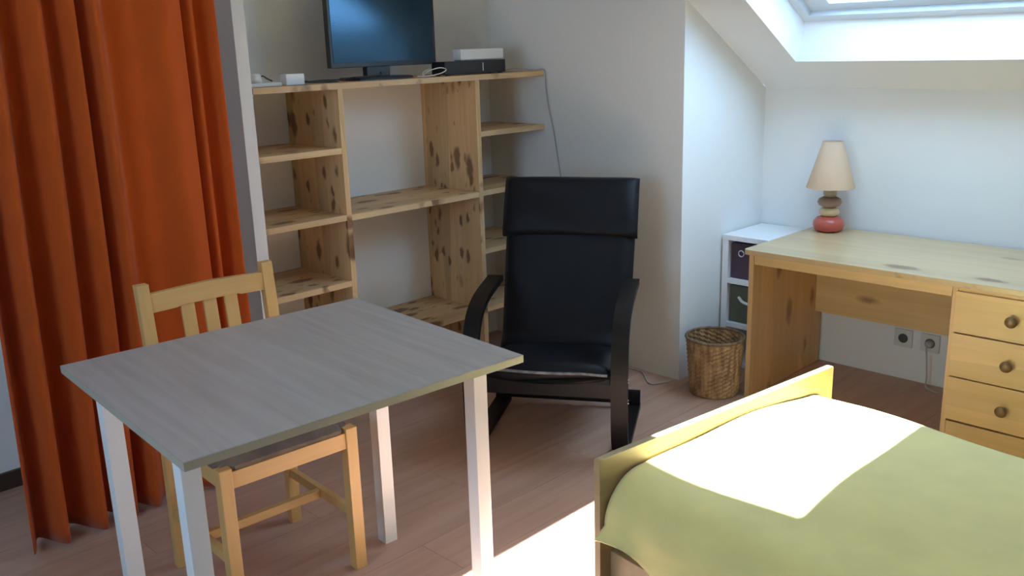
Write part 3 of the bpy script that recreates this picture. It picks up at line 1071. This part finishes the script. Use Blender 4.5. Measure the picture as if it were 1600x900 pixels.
for k in range(6):
    bm.faces.new((a[k], a[(k + 1) % 6], b2[(k + 1) % 6], b2[k]))
finish('stand_base', bm, 'tv_plastic', tv, bevel=0.002)

b1 = tag(empty('set_top_box', (2.905, 3.19, ST)), 'black set-top box lying on the shelf right of the television', 'electronic box')
box('case', -0.205, 0.165, -0.070, 0.020, 0.004, 0.060, 'box_black', b1, bevel=0.003)
box('light_strip', 0.020, 0.0245, -0.0715, -0.0702, 0.014, 0.050, 'box_white', b1)
for fx in (-0.18, 0.14):
    for fy in (-0.058, 0.008):
        box('foot', fx - 0.008, fx + 0.008, fy - 0.008, fy + 0.008, 0, 0.004, 'box_black', b1)
b3 = tag(empty('router', (2.945, 3.195, ST + 0.0605)), 'white internet box lying on top of the black set-top box', 'electronic box')
box('case', -0.140, 0.125, -0.065, -0.010, 0.004, 0.050, 'box_white', b3, bevel=0.004)
box('base_plate', -0.132, 0.117, -0.058, -0.014, 0.0, 0.004, 'cable_grey', b3)

ps = tag(empty('power_strip', (1.835, 3.150, ST)), 'flat white power strip at the left end of the top shelf', 'power strip')
box('body', -0.085, 0.055, -0.026, 0.026, 0, 0.013, 'plug_white', ps, bevel=0.003)
tube('cord', [(0.03, 0.026, 0.006), (0.032, 0.07, 0.006), (0.06, 0.12, 0.006), (0.12, 0.20, 0.006)], 0.0035, 'cable_white', ps)
pl = tag(empty('power_plug', (1.795, 3.148, ST + 0.0135)), 'rounded white plug in the power strip beside the partition', 'plug')
lathe('body', [(0, 0.0), (0.021, 0.0), (0.022, 0.012), (0.020, 0.028), (0.013, 0.034), (0, 0.035)], 'plug_white', pl, 24)
tube('cord', [(0.018, 0.0, 0.022), (0.035, 0.006, 0.024), (0.055, 0.012, 0.014), (0.075, 0.012, 0.0045)], 0.003, 'cable_dark', pl)
ad = tag(empty('power_adapter', (1.932, 3.130, ST)), 'white block power adapter beside the power strip', 'adapter')
box('body', -0.032, 0.048, -0.022, 0.022, 0.0, 0.042, 'plug_white', ad, bevel=0.005)
tube('cord', [(0.048, 0.0, 0.012), (0.09, 0.004, 0.007), (0.15, 0.012, 0.005), (0.20, 0.005, 0.0045), (0.235, 0.03, 0.0045)], 0.004, 'cable_dark', ad)
c1 = tube('cable', [(2.545, 3.125, ST + 0.004), (2.60, 3.11, ST + 0.005), (2.665, 3.105, ST + 0.014), (2.70, 3.112, ST + 0.028), (2.675, 3.125, ST + 0.036),
                    (2.62, 3.13, ST + 0.026), (2.575, 3.12, ST + 0.008), (2.60, 3.145, ST + 0.022), (2.64, 3.15, ST + 0.034)],
          0.0022, 'cable_white', None)
tag(c1, 'looped white cable in front of the television, near the black box', 'cable')
c2 = tube('cable', [(1.99, 3.23, ST + 0.0045), (2.06, 3.215, ST + 0.005), (2.12, 3.205, ST + 0.008), (2.20, 3.20, ST + 0.008), (2.215, 3.12, ST + 0.016), (2.285, 3.105, ST + 0.018),
                    (2.36, 3.13, ST + 0.024), (2.38, 3.16, ST + 0.028)],
          0.003, 'cable_dark', None)
tag(c2, 'dark cable trailing along the top shelf left of the television stand', 'cable')
# grey cable hanging down the side wall
c3 = tube('cable', [(3.05, 3.20, ST + 0.004), (3.13, 3.14, ST + 0.012), (3.19, 3.12, ST + 0.010), (3.25, 3.10, ST + 0.004), (3.276, 3.066, ST + 0.002),
                    (3.278, 3.060, 1.29), (3.279, 3.044, 1.196), (3.280, 3.014, 1.076), (3.280, 2.988, 0.94), (3.281, 2.94, 0.70), (3.281, 2.84, 0.40),
                    (3.281, 2.70, 0.12), (3.276, 2.62, 0.006), (3.262, 2.52, 0.0045), (3.255, 2.46, 0.0045), (3.16, 2.35, 0.0045), (3.20, 2.31, 0.0045), (3.262, 2.29, 0.0045)],
          0.003, 'cable_grey', None)
tag(c3, 'thin grey cable hanging down the wall from the right end of the top shelf', 'cable')

# ------------------------------------------------------------------ wall sockets under the desk
for k, (yy, lab) in enumerate(((1.545, 'white wall socket under the desk, nearer the waste basket'),
                               (1.428, 'white wall socket under the desk with a plug, nearer the drawers'))):
    so = tag(empty('wall_socket', (XD - 0.0005, yy, 0.19)), lab, 'socket')
    box('plate', -0.009, 0.0, -0.04, 0.04, -0.04, 0.04, 'socket_white', so, bevel=0.003)
    w = lathe('well', [(0, 0), (0.021, 0), (0.021, 0.0015), (0.017, 0.002), (0, 0.0006)], 'socket_hole', so, 24)
    w.rotation_euler = (0, -math.pi / 2, 0)
    w.location = (-0.009, 0, 0)
    if k == 1:
        pg = tag(empty('power_plug', (XD - 0.0118, yy, 0.19)), 'grey plug with a drooping cord in the socket under the desk', 'plug')
        q = lathe('body', [(0, 0), (0.017, 0), (0.016, 0.018), (0.009, 0.030), (0, 0.031)], 'cable_grey', pg, 20)
        q.rotation_euler = (0, -math.pi / 2, 0)
        tube('cord', [(-0.028, 0.0, 0.0), (-0.045, -0.004, -0.015), (-0.045, -0.010, -0.07), (-0.035, -0.012, -0.14), (-0.05, -0.02, -0.182), (-0.08, -0.08, -0.1855)],
             0.0035, 'cable_grey', pg)
